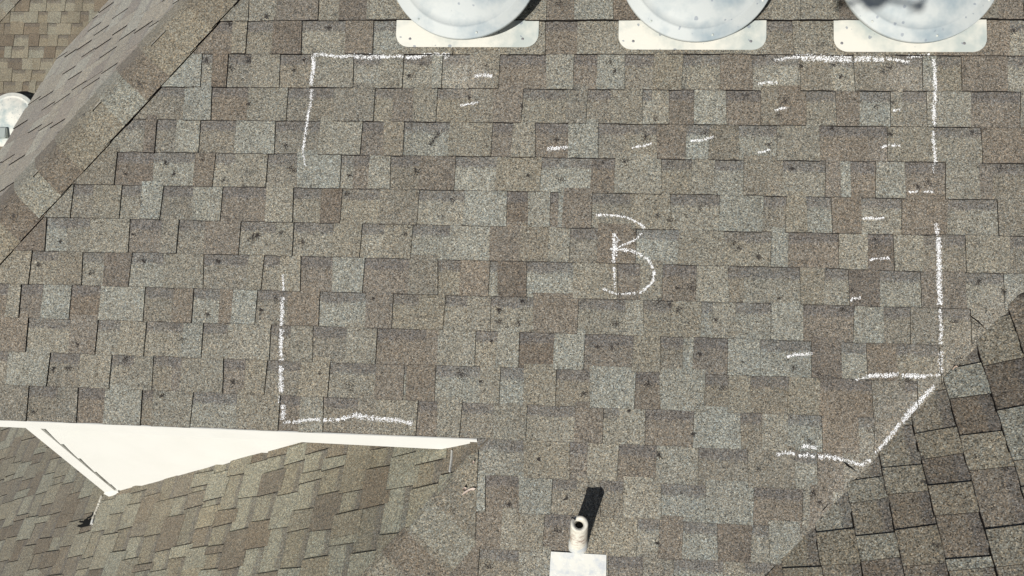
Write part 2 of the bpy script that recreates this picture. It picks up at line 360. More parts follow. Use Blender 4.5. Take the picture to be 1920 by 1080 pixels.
wslope(D_W1, wrows(ue, ue + 3.4, -3, 7.5, u0=ue), [hipclip(D_W1), (ca, cn)], u0=ue, mat=M_WEST, htab=.0038, label='left slope beyond the hip, seen at a shallow angle')
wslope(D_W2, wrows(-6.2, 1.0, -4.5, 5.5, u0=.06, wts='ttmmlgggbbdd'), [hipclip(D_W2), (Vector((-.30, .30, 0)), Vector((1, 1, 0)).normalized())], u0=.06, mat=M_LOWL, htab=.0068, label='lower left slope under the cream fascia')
# the right slope's courses, read from the photo
EW = .1415; U0 = 1.0140
WTXT = {4: "552 R m,640 T b,800 T b,910 R m,1000 T g,1100 R b", 3: "600 R m,680 T t,765 R d,860 T g,910 R m,960 T m,1040 R b,1120 T t", 2: "690 R m,745 T g,815 R d,880 T t,990 R b,1060 T t,1120 R m",
        1: "809 R m,857 T t,909 R d,965 T m,1048 R b,1068 T g,1120 R t", 0: "876 R t,925 T t,991 R b,1060 T m,1110 R b", -1: "900 R m,940 T g,1004 R m,1050 T g,1110 R d", -2: "997 R g,1060 T t,1120 R m"}
givenW = {}
for j, txt in WTXT.items():
    u = U0 + (j + .5) * EW
    def ysouth(py):
        a, b_ = -3., 4.
        for _ in range(40):
            m_ = (a + b_) / 2
            X = nW * D_W3 + Vector((CT, 0, ST)) * u + Vector((0, -m_, 0))
            if pix(X)[1] < py: a = m_
            else: b_ = m_
        return (a + b_) / 2
    segs = []; prev = None
    for s in txt.split(','):
        y, ty, tc = s.split(); q = ysouth(float(y))
        if prev is None: prev = q - .16; segs.append((prev - .3, prev, 'T' if ty == 'R' else 'R', 'm'))
        segs.append((prev, q, ty, tc)); prev = q
    givenW[j] = randrow(segs[0][0] - 2.5, segs[0][0] - .05)[:-1] + segs
    lst = givenW[j]; i = len(lst) - len(segs) - 1
    if i >= 0: lst[i] = (lst[i][0], segs[0][0], lst[i][2], lst[i][3])
    givenW[j] += randrow(prev, 3.5, first='T')
rW = wrows(-2.0, 4.2, -3.5, 2.5, EW, U0, givenW)
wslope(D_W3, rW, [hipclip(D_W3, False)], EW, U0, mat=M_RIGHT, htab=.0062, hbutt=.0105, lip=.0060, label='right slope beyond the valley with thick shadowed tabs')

# ------------------------------------------------------------------ hip caps
def caps(d, wm, ww, s0, s1, tones_, expc=.135, off=0.0, parent=None, dd=nS, clipx=None, label=None, start=0.0, Y0=None, lift=.018):
    """cap shingles laid over the hip where the S slope and the W slope with offset d meet"""
    b = bmesh.new(); tl = b.faces.layers.float_color.new('tone'); rl = b.faces.layers.float.new('rec'); uvl = b.loops.layers.uv.new('UVMap')
    A = interY(d, 0.0) if Y0 is None else Y0; H = hipdir()
    side = nS.cross(H).normalized(); side = side if side.x > 0 else -side
    ws = nW.cross(H).normalized(); ws = ws if ws.x < 0 else -ws
    prof = []
    for i in range(0, 5): prof.append(-ww + ww * i / 5 * .93)
    prof = ([c for c in prof if c < -.06] or [-ww]) + ([-.055, -.04, -.025, -.012] if ww > .1 else [-ww * .6]) + [0, .012, .025, .04, .055]
    for i in range(1, 6): prof.append(.06 + (wm - .06) * i / 5)
    def pt(s, c, h):
        base = A + H * s
        if c < 0: nn = nW.copy(); pnt = base + ws * (-c)
        else: nn = nS.copy(); pnt = base + side * c
        if abs(c) < .06 and ww > .1: t_ = (c / .06 + 1) / 2; nn = (nS * t_ + nW * (1 - t_)).normalized(); pnt = pnt - nn * (.013 * (1 - abs(c) / .06) ** 2)
        return pnt + nn * h
    i = 0; s = s0
    while s < s1:
        e = expc * rnd.uniform(.97, 1.03); tn = tone(tones_[i % len(tones_)]); sk_ = rnd.uniform(-.004, .004); wj = rnd.uniform(-.003, .003)
        h0 = lift + rnd.uniform(-.001, .002); h1 = lift * (.62 if lift > .012 else .85); L = e + .03
        ring0 = [pt(s + sk_ * c / .15, c + (wj if c > 0 else 0), h0) for c in prof]; ring1 = [pt(s + L + sk_ * c / .15, c + (wj if c > 0 else 0) * .6, h1) for c in prof]
        low0 = [pt(s + sk_ * c / .15, c + (wj if c > 0 else 0), -.003) for c in prof]; low1 = [pt(s + L, c, -.004) for c in prof]
        def q(a, b__, c_, d_, mi):
            f = b.faces.new([b.verts.new(x) for x in (a, b__, c_, d_)]); f.material_index = mi; f[tl] = tn; f[rl] = 0.0
            for l_ in f.loops: l_[uvl].uv = (0, .4)
        for j in range(len(prof) - 1):
            q(ring0[j], ring0[j + 1], ring1[j + 1], ring1[j], 0)
            q(low0[j], low0[j + 1], ring0[j + 1], ring0[j], 1)
        q(low0[-1], low1[-1], ring1[-1], ring0[-1], 1); q(low1[0], low0[0], ring0[0], ring1[0], 1)
        s += e; i += 1
    if clipx:
        clip(b, clipx[0], clipx[1]); clip(b, Vector((0, -.008, 0)), Vector((0, 1, 0)))
    bmesh.ops.recalc_face_normals(b, faces=b.faces)
    o = link('hip_cap', b, [M_CAP, M_EDGE], parent or house)
    if label: o['label'] = label
    return o
H = hipdir(); A1 = interY(D_W1, 0.0)
def s_of(px, py, d): return (hit(px, py, nS, 0) - interY(d, 0.0)).dot(H)
sA = s_of(243, 240, D_W1)                         # lower end of the pale cap
seq = ['g', 'b', 't', 't', 'm', 't', 't', 'm', 't', 'b', 't', 't']
caps(D_W1, .155, .15, sA, sA + 2.2, seq, label='coarse cap shingles folded over the left hip, upper run')
caps(D_W1, .155, .15, sA - .135 * 14, sA + .02, ['t', 'm', 'b', 't', 'm', 't', 'b', 't', 't', 'd', 'g', 'b', 't', 't'], lift=.0175, label='coarse cap shingles folded over the left hip, lower run')
sB = s_of(765, 985, D_W2)
caps(D_W2, .235, .02, sB - .135 * 20, sB - .0, ['m', 'b', 't', 'd', 'm', 't', 'b', 't', 'm', 't', 'b', 't', 't', 'm', 'b', 't', 'm', 'l', 't', 'b'], label='cap shingles on the lower hip below the fascia end, lower run', lift=.0115)
caps(D_W2, .235, .02, sB, sB + .6, ['g', 'm', 't', 'm', 't'], label='cap shingles on the lower hip below the fascia end, upper run', lift=.0115,
     clipx=(Vector((pq(895, 900)[0], 0, 0)), Vector((1, 0, 0))))

# ------------------------------------------------------------------ eave trim and the wall below it
xr = hit(895, 830, nY, 0).x; xl = XE + .002
bm = bmesh.new()
zt = lambda x: .006 - .006 * (x + 2.4) / 2.0
zb = lambda x: -.080 - .0235 * (x + 2.4)
n = 24
for i in range(n):
    a, b_ = xl + (xr - xl) * i / n, xl + (xr - xl) * (i + 1) / n
    pts = [(a, .003, zb(a)), (b_, .003, zb(b_)), (b_, .003, -.007), (a, .003, -.007)]
    vs = [bm.verts.new(p) for p in pts] + [bm.verts.new((p[0], p[1] + .022, p[2] + (.0 if p[2] < -.02 else .008))) for p in pts]
    for f in ((0, 1, 2, 3), (5, 4, 7, 6), (4, 5, 1, 0), (3, 2, 6, 7)): bm.faces.new([vs[j] for j in f])
    if i == n - 1: bm.faces.new((vs[1], vs[5], vs[6], vs[2]))
bmesh.ops.remove_doubles(bm, verts=bm.verts, dist=1e-5)
bmesh.ops.recalc_face_normals(bm, faces=bm.faces)
fas = link('fascia', bm, M_FASCIA, house); fas['label'] = 'long cream fascia board under the main eave'
bm = bmesh.new(); box(bm, (xl, -.006, -.0045), (xr + .002, -.001, .0025)); box(bm, (xl, -.006, -.020), (xr + .002, -.0045, -.0045))
link('drip_edge', bm, M_FASCIA, house)
bm = bmesh.new(); box(bm, (xl, .027, -.135), (xr, .24, -.118)); link('soffit', bm, M_FASCIA, house)
# roof deck under the shingles of the main slope west of the eave end
YW = .225; XB0, XB1 = -2.682, -2.606
def zL2(X, Y=0): return (D_W2 + X * ST) / CT
bm = bmesh.new()
# siding, one lap at a time; its west end stops short of the corner board by a widening gap
laps = [-.02 - .179 * i - .014 for i in range(12)]
for i in range(11):
    z1, z0 = -.728 + .179 * (4 - i), -.728 + .179 * (3 - i)
    if z0 > -.15: continue
    z1 = min(z1, -.13)
    gap = .016 if z0 < -1.2 else (.010 if z0 < -1.05 else (.007 if z0 < -.9 else .004))
    xw0, xw1 = XB1 + gap, XB1 + .001
    y0, y1 = YW - .013, YW - .001
    vs = [bm.verts.new(p) for p in ((xw0, y0, z0), (-.3, y0, z0), (-.3, y1, z1), (xw1, y1, z1), (xw0, y1 + .002, z0), (-.3, y1 + .002, z0), (-.3, y1 + .012, z1), (xw1, y1 + .012, z1))]
    for f in ((0, 1, 2, 3), (4, 5, 1, 0), (7, 4, 0, 3), (3, 2, 6, 7)): bm.faces.new([vs[j] for j in f])
clip(bm, Vector((0, 0, 0)) + nW * (D_W2 + .001), -nW)
bmesh.ops.recalc_face_normals(bm, faces=bm.faces)
sid = link('siding', bm, M_SIDING, house); sid['label'] = 'triangle of cream lap siding between eave and lower roof'
bm = bmesh.new(); box(bm, (XB0 + .01, YW + .012, -4), (-.3, YW + .03, -.13)); link('wall', bm, M_GAP, house)
bm = bmesh.new()
zb0 = zL2(XB0) + .004; zb1 = zL2(XB1) - .012
prism(bm, [Vector((XB0, YW - .016, -.13)), Vector((XB0, YW - .016, zb0 + .05)), Vector((XB0 - .012, YW - .020, zb0 + .035)), Vector((XB0 + .008, YW - .024, zb0 - .004)), Vector((XB1 + .015, YW - .020, zb1 + .03)), Vector((XB1 + .016, YW - .017, zb1 + .048)), Vector((XB1, YW - .016, zb1 + .055)), Vector((XB1, YW - .016, -.13))], Vector((0, .035, 0)))
link('corner_board', bm, M_FASCIA, house)
bm = bmesh.new(); box(bm, (XB0 + .004, YW + .022, -6), (XB0 + .03, 9, -.13))
link('wall', bm, M_SIDING, house)
bm = bmesh.new(); zE = (D_W1 + XE * ST) / CT; box(bm, (XE + .004, .003, zE - .14), (XE + .024, ca.y - .75, zE - .006)); link('fascia', bm, M_FASCIA, house)
# lower slope's own eave far below
# ------------------------------------------------------------------ lower wing seen past the left eave
wing = thing('lower_wing', 'lower roof of small-looking tan and brown shingles far below, in the upper left corner', 'building', Vector((-7, 5, -6.0)))
DL = -5.65
rows = {k: randrow(-12.5, -3.0) for k in range(10, 60)}
b = bmesh.new(); ML = Matrix.Translation(nS * DL) @ MN; OFFQ = .02
lay(b, rows, ML, u0=OFFQ)
dWL = 1.3 + .11
def inter2(X): z = (dWL + X * ST) / CT; return Vector((X, (z * CT - DL) / ST, z))
AL = inter2(0.0); sideL = nS.cross(H).normalized(); sideL = sideL if sideL.x > 0 else -sideL
clip(b, AL, -sideL)
o = link('roof_slope', b, [M_FAR, M_EDGE], wing)
rowsW = {k: randrow(-14, -3) for k in range(-58, -20)}
b = bmesh.new(); lay(b, rowsW, Matrix.Translation(nW * dWL) @ MW)
wsL = nW.cross(H).normalized(); wsL = wsL if wsL.x > 0 else -wsL
clip(b, AL, wsL); link('roof_slope', b, [M_FAR, M_EDGE], wing)
caps(dWL, .155, .15, -16, -2, ['t', 'm', 'b', 't', 'g', 'm', 't'], parent=wing, Y0=AL)
bm = bmesh.new(); box(bm, (-12.3, 1.9, -6), (-3.1, 1.95, -4.9)); link('wall', bm, M_SIDING, wing)
bm = bmesh.new(); box(bm, (-60, -60, -6.05), (60, 60, -6.0))
mg = plain('dry lawn', (.10, .11, .05), .95, mott=(.16, .14, .08), msc=3, mamt=.8, bump=.6, bsc=40)
bm.free(); bm = bmesh.new(); bmesh.ops.create_grid(bm, x_segments=2, y_segments=2, size=400, matrix=Matrix.Translation((0, 0, -6.0)))
tag(link('ground', bm, mg, base=(0, 0, -6.0)), kind='structure')

# ------------------------------------------------------------------ roof vents
def vent_mat(name, c1, c2, seed, warm):
    m, t, b = newmat(name); g = N(t); co = g.n('ShaderNodeTexCoord').outputs['Object']
    co = g.n('ShaderNodeVectorMath', {0: co, 1: (seed, seed * 2.3, 0)}, operation='ADD').outputs[0]
    col = g.mix(g.rng(noise(g, co, 6, 4, .6), .40, .62), (*c1, 1), (*c2, 1))
    col = g.mix(g.rng(noise(g, co, 3.1, 2), .5, .75, 0, .5), col, (*warm, 1))
    vo = g.n('ShaderNodeTexVoronoi', {'Vector': g.n('ShaderNodeVectorMath', {0: co, 1: g.n('ShaderNodeVectorMath', {0: g.n('ShaderNodeTexNoise', {'Vector': co, 'Scale': 60}).outputs['Color'], 'Scale': .012}, operation='SCALE').outputs[0]}, operation='ADD').outputs[0], 'Scale': 34}, voronoi_dimensions='3D')
    r = g.n('ShaderNodeSeparateColor', {0: vo.outputs['Color']})
    spot = g.rng(g.math('SUBTRACT', g.math('MULTIPLY', g.math('POWER', r.outputs[0], 2.0), .30), vo.outputs['Distance']), 0, .06)
    col = g.mix(g.math('MULTIPLY', spot, .75), col, (.22, .25, .29, 1))
    t.links.new(col, b.inputs['Base Color']); b.inputs['Roughness'].default_value = .6; b.inputs['Metallic'].default_value = 0; b.inputs['Specular IOR Level'].default_value = .5
    bp = g.n('ShaderNodeBump', {'Strength': .25, 'Distance': .004, 'Height': noise(g, co, 14, 2)}); t.links.new(bp.outputs[0], b.inputs['Normal'])
    return m
M_DOME = vent_mat('weathered painted vent dome', (.47, .50, .49), (.27, .33, .36), 1.0, (.54, .55, .51))
M_FLG = vent_mat('weathered painted vent flange', (.68, .67, .60), (.36, .42, .41), 4.0, (.72, .70, .62))
def flange(M, x0, x1, y0, y1, r, th=.0014):
    """plate with rounded lower corners, y up the roof"""
    bm = bmesh.new(); pts = [(x0, y1), (x0, y0 + .12), (x0, y0 + r)]
    for i in range(1, 8): a = math.pi + math.pi / 2 * i / 8; pts.append((x0 + r + r * math.cos(a), y0 + r + r * math.sin(a)))
    pts += [(x0 + r, y0), (x1 - r, y0)]
    for i in range(1, 8): a = -math.pi / 2 + math.pi / 2 * i / 8; pts.append((x1 - r + r * math.cos(a), y0 + r + r * math.sin(a)))
    pts += [(x1, y0 + r), (x1, y0 + .12), (x1, y1)]
    def nz(y): return .0125 - .0025 * min(1, max(0, (y - y0) / .12)) - .0100 * min(1, max(0, (y - y0 - .12) / .12))
    return bm, [(x, y, nz(y)) for x, y in pts]
def vent(cx, cy, hh, fx0, fx1, fy0, label, group, MB=MN, R=.305, qtop=2.2, mdome=None):
    base = MB @ Vector((cx, cy, 0)); rotm = MB.to_3x3()
    t = thing('roof_vent', label, 'roof vent', base, group, rotm)
    bm = bmesh.new(); _, pts = flange(None, fx0, fx1, fy0, fy0 + .24, .055)
    top = [bm.verts.new(MB @ Vector(p)) for p in pts]
    # split at the course line so that the plate can bend
    f = bm.faces.new(top); r = bmesh.ops.extrude_face_region(bm, geom=[f]); vs = [v for v in r['geom'] if isinstance(v, bmesh.types.BMVert)]
    bmesh.ops.translate(bm, verts=vs, vec=rotm @ Vector((0, 0, -.0016))); bmesh.ops.recalc_face_normals(bm, faces=bm.faces)
    fo = link('flange', bm, M_FLG, t)
    Mc = MB @ Matrix.Translation((cx, cy, 0))
    bm = bmesh.new(); lathe(bm, [(.20, .004), (.185, .03), (.18, hh - .005)], Mc, 48, cap=False); link('vent_neck', bm, M_FLG, t, smooth=True)
    bm = bmesh.new()
    lathe(bm, [(R - .012, hh - .022), (R - .002, hh - .020), (R, hh - .012), (R, hh - .002), (R - .003, hh), (R - .035, hh + .005), (R - .040, hh + .009), (R - .048, hh + .010), (R - .054, hh + .007), (R - .075, hh + .017), (R - .12, hh + .033), (R - .18, hh + .046), (R - .24, hh + .053), (.02, hh + .056)], Mc, 96)
    dome = link('dome', bm, mdome or M_DOME, t, smooth=True)
    for a in (-78, -128, -30, 60, 150, 200):
        bm = bmesh.new(); aa = math.radians(a)
        Mr = Mc @ Matrix.Translation(((R - .018) * math.cos(aa), (R - .018) * math.sin(aa), hh + .002))
        lathe(bm, [(.005, 0), (.0045, .0025), (.002, .004)], Mr, 10); link('rivet', bm, M_FLG, dome, smooth=True)
    for sx in (-1, 1):
        bm = bmesh.new(); Mr = MB @ Matrix.Translation((cx + sx * .235, fy0 + .035, .0098)); lathe(bm, [(.007, 0), (.006, .002), (.002, .003)], Mr, 10); link('nail_head', bm, M_DRONE, fo, smooth=True)
    return t
G = 'domed roof vents in a row near the ridge'
vent(-.477, 1.895, .135, -.772, -.177, 1.602, 'pale domed vent at the left of the top row, widest shadow on its right', G)
vent(.445, 1.880, .150, .150, .741, 1.593, 'bluish domed vent in the middle of the top row', G)
vent(1.271, 1.868, .175, 1.005, 1.592, 1.586, 'pale domed vent at the right of the top row, drone shadow on it', G)
cL = PN.transposed() @ hit(21, 223, nS, DL + .13)
MLv = MN @ Matrix.Translation((0, 0, DL))
t = vent(cL.x, cL.y, .13, cL.x - .30, cL.x + .30, cL.y - .30, 'white domed vent on the lower roof, cut by the left frame edge', G, MB=MLv, qtop=cL.y - .16, R=.315, mdome=M_FLG)
# small bracket hooked on its rim
bm = bmesh.new(); cb = PN.transposed() @ hit(8, 250, nS, DL + .17)
box(bm, (cb.x - .07, cb.y - .06, DL + .155), (cb.x + .05, cb.y + .06, DL + .215), MN)
bmesh.ops.bevel(bm, geom=bm.edges[:], offset=.008, segments=2, affect='EDGES')
link('junction_box', bm, plain('grey green steel', (.33, .37, .35), .5, .2), t)

# ------------------------------------------------------------------ vent pipe with its flashing
p0, q0 = pq(1084, 1018); base = wplane(p0, q0)
t = thing('vent_pipe', 'stubby cream plumbing vent pipe with a dark mouth rising from a square flashing plate', 'vent pipe', base)
m_lead, tt, bb = newmat('painted lead'); g = N(tt); co = g.n('ShaderNodeTexCoord').outputs['Object']
col = g.mix(g.rng(noise(g, co, 22, 4, .65), .42, .62), (.60, .60, .55, 1), (.44, .47, .49, 1))
col = g.mix(g.rng(noise(g, co, 60, 3, .6), .6, .72, 0, .5), col, (.78, .78, .74, 1))
tt.links.new(col, bb.inputs['Base Color']); bb.inputs['Roughness'].default_value = .5
m_pipe, tt, bb = newmat('stained pipe paint'); g = N(tt); co = g.n('ShaderNodeTexCoord').outputs['Object']
col = g.mix(g.rng(noise(g, co, 45, 4, .7), .40, .66), (.74, .71, .62, 1), (.56, .53, .45, 1))
zz = g.n('ShaderNodeSeparateXYZ', {0: co}).outputs[2]
stain = g.math('MULTIPLY', g.rng(noise(g, co, 30, 3, .7), .50, .60), g.math('MULTIPLY', g.rng(zz, .05, .09), g.rng(zz, .185, .15)))
col = g.mix(g.math('MULTIPLY', stain, .8), col, (.26, .17, .13, 1))
tt.links.new(col, bb.inputs['Base Color']); bb.inputs['Roughness'].default_value = .55
bm = bmesh.new()
fl = [(-.069, -.425), (-.075, -.62), (.150, -.62), (.148, -.427)]
for i in range(1):
    pts = [MN @ Vector((x, y, .0115)) for x, y in fl]; prism(bm, pts, (PN @ Vector((0, 0, -.0016))))
fl_o = link('flashing', bm, m_lead, t)
# boot: oval skirt that runs from the plate up round the pipe
rotm = PN.to_4x4(); bm = bmesh.new(); rings = []
up = PN.transposed() @ Vector((0, 0, 1)); hp = .226
for s, r, st in ((0, .038, 1.25), (.02, .037, 1.12), (.04, .0365, 1.05), (.06, .0355, 1.0)):
    rings.append([bm.verts.new(MN @ (Vector((p0, q0, 0)) + up * s + Vector((r * math.cos(a), r * st * math.sin(a) - (st - 1) * .03, .004 if s == 0 else 0)))) for a in [2 * math.pi * i / 40 for i in range(40)]])
for a, b_ in zip(rings, rings[1:]):
    for i in range(40): bm.faces.new((a[i], a[(i + 1) % 40], b_[(i + 1) % 40], b_[i]))
link('boot', bm, m_lead, t, smooth=True)
bm = bmesh.new(); Mp = Matrix.Translation(base)
prof = [(.0355, 0), (.0345, .05), (.0335, .12), (.0328, hp - .012), (.0322, hp - .004), (.029, hp), (.022, hp - .0015), (.0170, hp - .006), (.0155, hp - .016), (.015, hp - .12)]
nn = 48; rings = []
for j, (r, z) in enumerate(prof):
    rings.append([bm.verts.new(Mp @ Vector((r * (1 + .03 * math.sin(3 * a + j * .4)) * math.cos(a), r * (1 + .04 * math.sin(2 * a + 1)) * math.sin(a), z + (.003 * math.sin(2 * a + .8) if z > .15 else 0)))) for a in [2 * math.pi * i / nn for i in range(nn)]])
for a, b_ in zip(rings, rings[1:]):
    for i in range(nn): bm.faces.new((a[i], a[(i + 1) % nn], b_[(i + 1) % nn], b_[i]))
link('pipe', bm, m_pipe, t, smooth=True)
bm = bmesh.new(); lathe(bm, [(.0148, .02), (.0148, hp - .030), (.001, hp - .030)], Mp, 24); link('mouth', bm, M_BLACK, t)
bm = bmesh.new(); box(bm, (-.0012, .019, hp - .02), (.0016, .036, hp + .0035), Mp @ Matrix.Rotation(math.radians(52), 4, 'Z')); link('crack', bm, M_BLACK, t)

# ------------------------------------------------------------------ chalk: flakes of chalk caught on the granules along each stroke
def hmain(p, q): return height(ROWS, p, q, lift=LIFT)
def stroke(bm, pts, wpx, dens=1.0):
    P = [Vector(pq(x, y)) for x, y in pts]; L = 0; wd = wpx / 415
    for a, b_ in zip(P, P[1:]):
        l = (b_ - a).length; d = (b_ - a) / max(l, 1e-6); nrm = Vector((-d.y, d.x))
        cnt = int(l * wd / 6.6e-6 * dens); f1 = rnd.uniform(0, 6)
        for _ in range(cnt):
            s = rnd.random(); o = rnd.gauss(0, .27)
            if abs(o) > .62: continue
            gr = math.sin((a + d * l * s).x * 230) * math.sin((a + d * l * s).y * 190 + 1)
            if gr > .55 and rnd.random() < .6: continue
            if rnd.random() > .72 + .28 * math.sin(s * l * 60 + f1) * math.sin(s * l * 23 + 2 * f1) + .15: continue
            c = a + d * (l * s) + nrm * (o * wd + .0012 * math.sin(s * l * 45 + f1))
            vq = c.y / EXP - math.floor(c.y / EXP)
            if (vq > .988 or vq < .008) and rnd.random() < .6: continue
            z = hmain(c.x, c.y) + rnd.uniform(.0009, .0018); k = rnd.randint(4, 5); ph = rnd.random() * 6.28; r0 = rnd.uniform(.0009, .0023)
            tx, ty = rnd.uniform(-.15, .15), rnd.uniform(-.15, .15)
            vs = []
            for i in range(k):
                an = ph + 6.283 * i / k; r = r0 * rnd.uniform(.6, 1.25); dx, dy = r * math.cos(an), r * math.sin(an)
                vs.append(bm.verts.new(MN @ Vector((c.x + dx, c.y + dy, z + tx * dx + ty * dy))))
            f = bm.faces.new(vs)
            if f.normal.dot(nS) < 0: f.normal_flip()
def chalk(name, label, cat, strokes, group):
    bm = bmesh.new()
    for pts, wpx, dens in strokes: stroke(bm, pts, wpx, dens)
    x, y = strokes[0][0][0]; p, q = pq(x, y)
    bm.normal_update()
    for f in bm.faces:
        if f.normal.dot(nS) < 0: f.normal_flip()
    tag(link(name, bm, M_CHALK, base=wplane(p, q)), label, cat, group)
GL = 'chalk lines bracketing the test square'; GM = 'short chalk dashes beside hail bruises'
chalk('chalk_line', 'horizontal chalk line at the upper left, just under the left vent', 'chalk line', [([(585, 103), (600, 103), (640, 107), (664, 106)], 6, 1), ([(664, 107), (700, 108), (722, 107)], 7, 1), ([(690, 103), (720, 103)], 3, .8), ([(720, 107), (757, 107)], 6, 1), ([(760, 109), (775, 107), (800, 103), (830, 103), (843, 104)], 5, .9), ([(763, 108), (790, 107)], 7, .7), ([(832, 108), (842, 108)], 6, .5)], GL)
chalk('chalk_line', 'vertical chalk line at the upper left with a hooked lower end', 'chalk line', [([(588, 106), (588.5, 125), (585, 162)], 7, 1), ([(585, 167), (583, 190), (577, 225), (573, 252), (569, 280)], 5, 1), ([(569, 280), (570, 291), (574, 312)], 3.5, .8)], GL)
chalk('chalk_line', 'broad horizontal chalk line between the middle and right vents', 'chalk line', [([(1451, 112), (1475, 109), (1502, 108)], 5, .8), ([(1502, 109), (1540, 111), (1596, 113)], 9, 1.1), ([(1485, 104.5), (1525, 105), (1596, 107)], 3, .7), ([(1600, 113), (1656, 112)], 8, 1.1), ([(1602, 107), (1645, 107)], 2.5, .6), ([(1661, 111), (1690, 114), (1705, 117)], 5, 1)], GL)
chalk('chalk_line', 'short chalk streak at the lower edge of the right vent flange', 'chalk line', [([(1700, 107), (1722, 106), (1741, 103)], 4, .9)], GL)
chalk('chalk_line', 'upper vertical chalk line at the right, below the right vent', 'chalk line', [([(1749, 112), (1750, 125), (1751.5, 137), (1751, 174), (1750, 236)], 6.5, .9), ([(1750, 236), (1748, 246)], 4, .25), ([(1748, 246), (1749, 270), (1753, 305)], 6.5, .9), ([(1753, 305), (1750, 314)], 3, .25), ([(1750, 314), (1750, 326)], 5, .4)], GL)
chalk('chalk_line', 'longest vertical chalk line at the far right, ending at the valley', 'chalk line', [([(1755.5, 419), (1756, 441)], 8, 1.1), ([(1758, 445), (1760, 470), (1760, 505), (1760, 572)], 8, 1.05), ([(1763, 577), (1762, 600), (1764.5, 620), (1762, 645)], 6.5, .85), ([(1764, 657), (1762, 680), (1765, 700)], 6, .75)], GL)
chalk('chalk_line', 'horizontal chalk line running left from the foot of the far right line', 'chalk line', [([(1604, 712), (1625, 706)], 4, .6), ([(1625, 706), (1632, 703), (1655, 704), (1684, 702.5)], 7.5, 1.1), ([(1690, 704), (1735, 705)], 7, 1.1), ([(1735, 705), (1762, 702)], 5, .6)], GL)
chalk('chalk_line', 'slanted chalk line running down along the valley', 'chalk line', [([(1749, 722), (1720, 757)], 7, 1), ([(1720, 757), (1707, 772), (1690, 790)], 10, 1.05), ([(1686, 793), (1667, 817), (1647, 842)], 6, 1), ([(1647, 842), (1638, 849)], 3, .5)], GL)
chalk('chalk_line', 'wavy chalk line with an upturned tip near the lower end of the valley', 'chalk line', [([(1455, 852), (1480, 848), (1490, 853)], 6, .9), ([(1497, 854), (1517, 854), (1528, 856)], 7, .9), ([(1533, 857), (1555, 855.5), (1580, 861)], 7, 1), ([(1582, 862), (1597, 866), (1612, 872), (1623, 867), (1631, 862)], 6, .8)], GL)
chalk('chalk_line', 'vertical chalk line at the lower left, above the cream fascia', 'chalk line', [([(532, 515), (533, 530), (533, 545)], 4.5, .9), ([(531, 557), (528, 610)], 7, 1), ([(527.5, 617), (528, 650), (527.5, 676)], 7.5, 1.05), ([(527.5, 686), (528, 735)], 8, 1.05), ([(524, 742), (524, 755)], 4, .7), ([(531, 759), (531, 787)], 8, 1)], GL)
chalk('chalk_line', 'wavy horizontal chalk line at the lower left with a small peak, above the cream fascia', 'chalk line', [([(532, 790), (546, 792), (579, 787), (604, 787)], 6, .9), ([(606, 787), (628, 788), (645, 784), (665, 779), (672, 776)], 7, .95), ([(668, 779), (685, 781), (702, 784)], 9, .9), ([(704, 785), (744, 787), (776, 794)], 8, .75)], GL)
BL = [([(1117, 404), (1135, 403.5), (1152, 404), (1174, 408), (1193, 417), (1209, 429)], 4.2, 1.1), ([(1205, 437), (1193, 448), (1178, 456), (1160, 463)], 4, 1), ([(1151, 438), (1151.5, 455), (1151, 468), (1151, 493)], 5.5, 1.05), ([(1151, 439), (1162, 452)], 2.5, .8), ([(1158, 452), (1155, 466), (1157, 480)], 3, .7),
      ([(1150.6, 502), (1152, 518), (1152.5, 534)], 5, 1.1), ([(1151, 536), (1152, 545)], 4, .4), ([(1144, 469.5), (1157, 467), (1182, 470), (1194, 475), (1205, 479)], 5.5, 1), ([(1208, 482), (1220, 492), (1226, 509), (1224, 529), (1213, 540), (1196, 551.5)], 5, 1.05), ([(1191, 550.5), (1166, 551)], 5, .9), ([(1160, 552.5), (1146, 549.5), (1130, 542)], 4, .9)]
chalk('chalk_letter', 'large hand drawn chalk capital B in the middle of the slope', 'chalk letter', BL, 'chalk letter')
marks = [([(890, 143.5), (905, 142), (924, 145)], 6, 'below the left vent, upper of two'), ([(863, 199), (880, 195), (897, 193)], 4.5, 'below the left vent, lower of two'),
         ([(1025, 280), (1040, 278), (1064, 277)], 6, 'third course down, straight above left of the letter B'), ([(1184, 278), (1200, 275), (1222, 269)], 4, 'thin and slanting, straight above the letter B'), ([(1295, 265), (1315, 263), (1337, 258)], 4.5, 'slanting, above right of the letter B'),
         ([(1421, 158), (1440, 155.5), (1457, 156)], 5, 'just below the broad chalk line by the right vent'), ([(1451, 208), (1462, 205), (1477, 203)], 4, 'small, two courses below the broad chalk line'), ([(1673, 209), (1680, 207), (1686, 208)], 4, 'tiny, below the right vent'),
         ([(1421, 287), (1432, 284), (1444, 280)], 3.5, 'faint, beyond the one above right of letter B'), ([(1651, 278), (1662, 274), (1668, 272.5), (1686, 273)], 4, 'left of the lower end of the upper right line'), ([(1703, 361), (1712, 361), (1720, 360)], 3.5, 'left half of the pair below the upper right line'),
         ([(1730, 360), (1740, 359), (1749, 360)], 4, 'right half of the pair below the upper right line'), ([(1617, 411), (1635, 408.5), (1657, 409)], 5, 'on a pale tab left of the top of the longest chalk line'), ([(1630, 488), (1645, 484.5), (1667, 484)], 4.5, 'on a dark tab left of the longest chalk line'),
         ([(1593, 564), (1598, 559.5), (1612, 557.5)], 4, 'short and hooked, at the corner of a dark brown tab'), ([(1475, 669), (1492, 664.5), (1522, 664)], 5, 'curved, at the right below the letter B'), ([(1502, 838.5), (1515, 835.5), (1531, 839)], 6, 'just above the wavy line near the valley foot')]
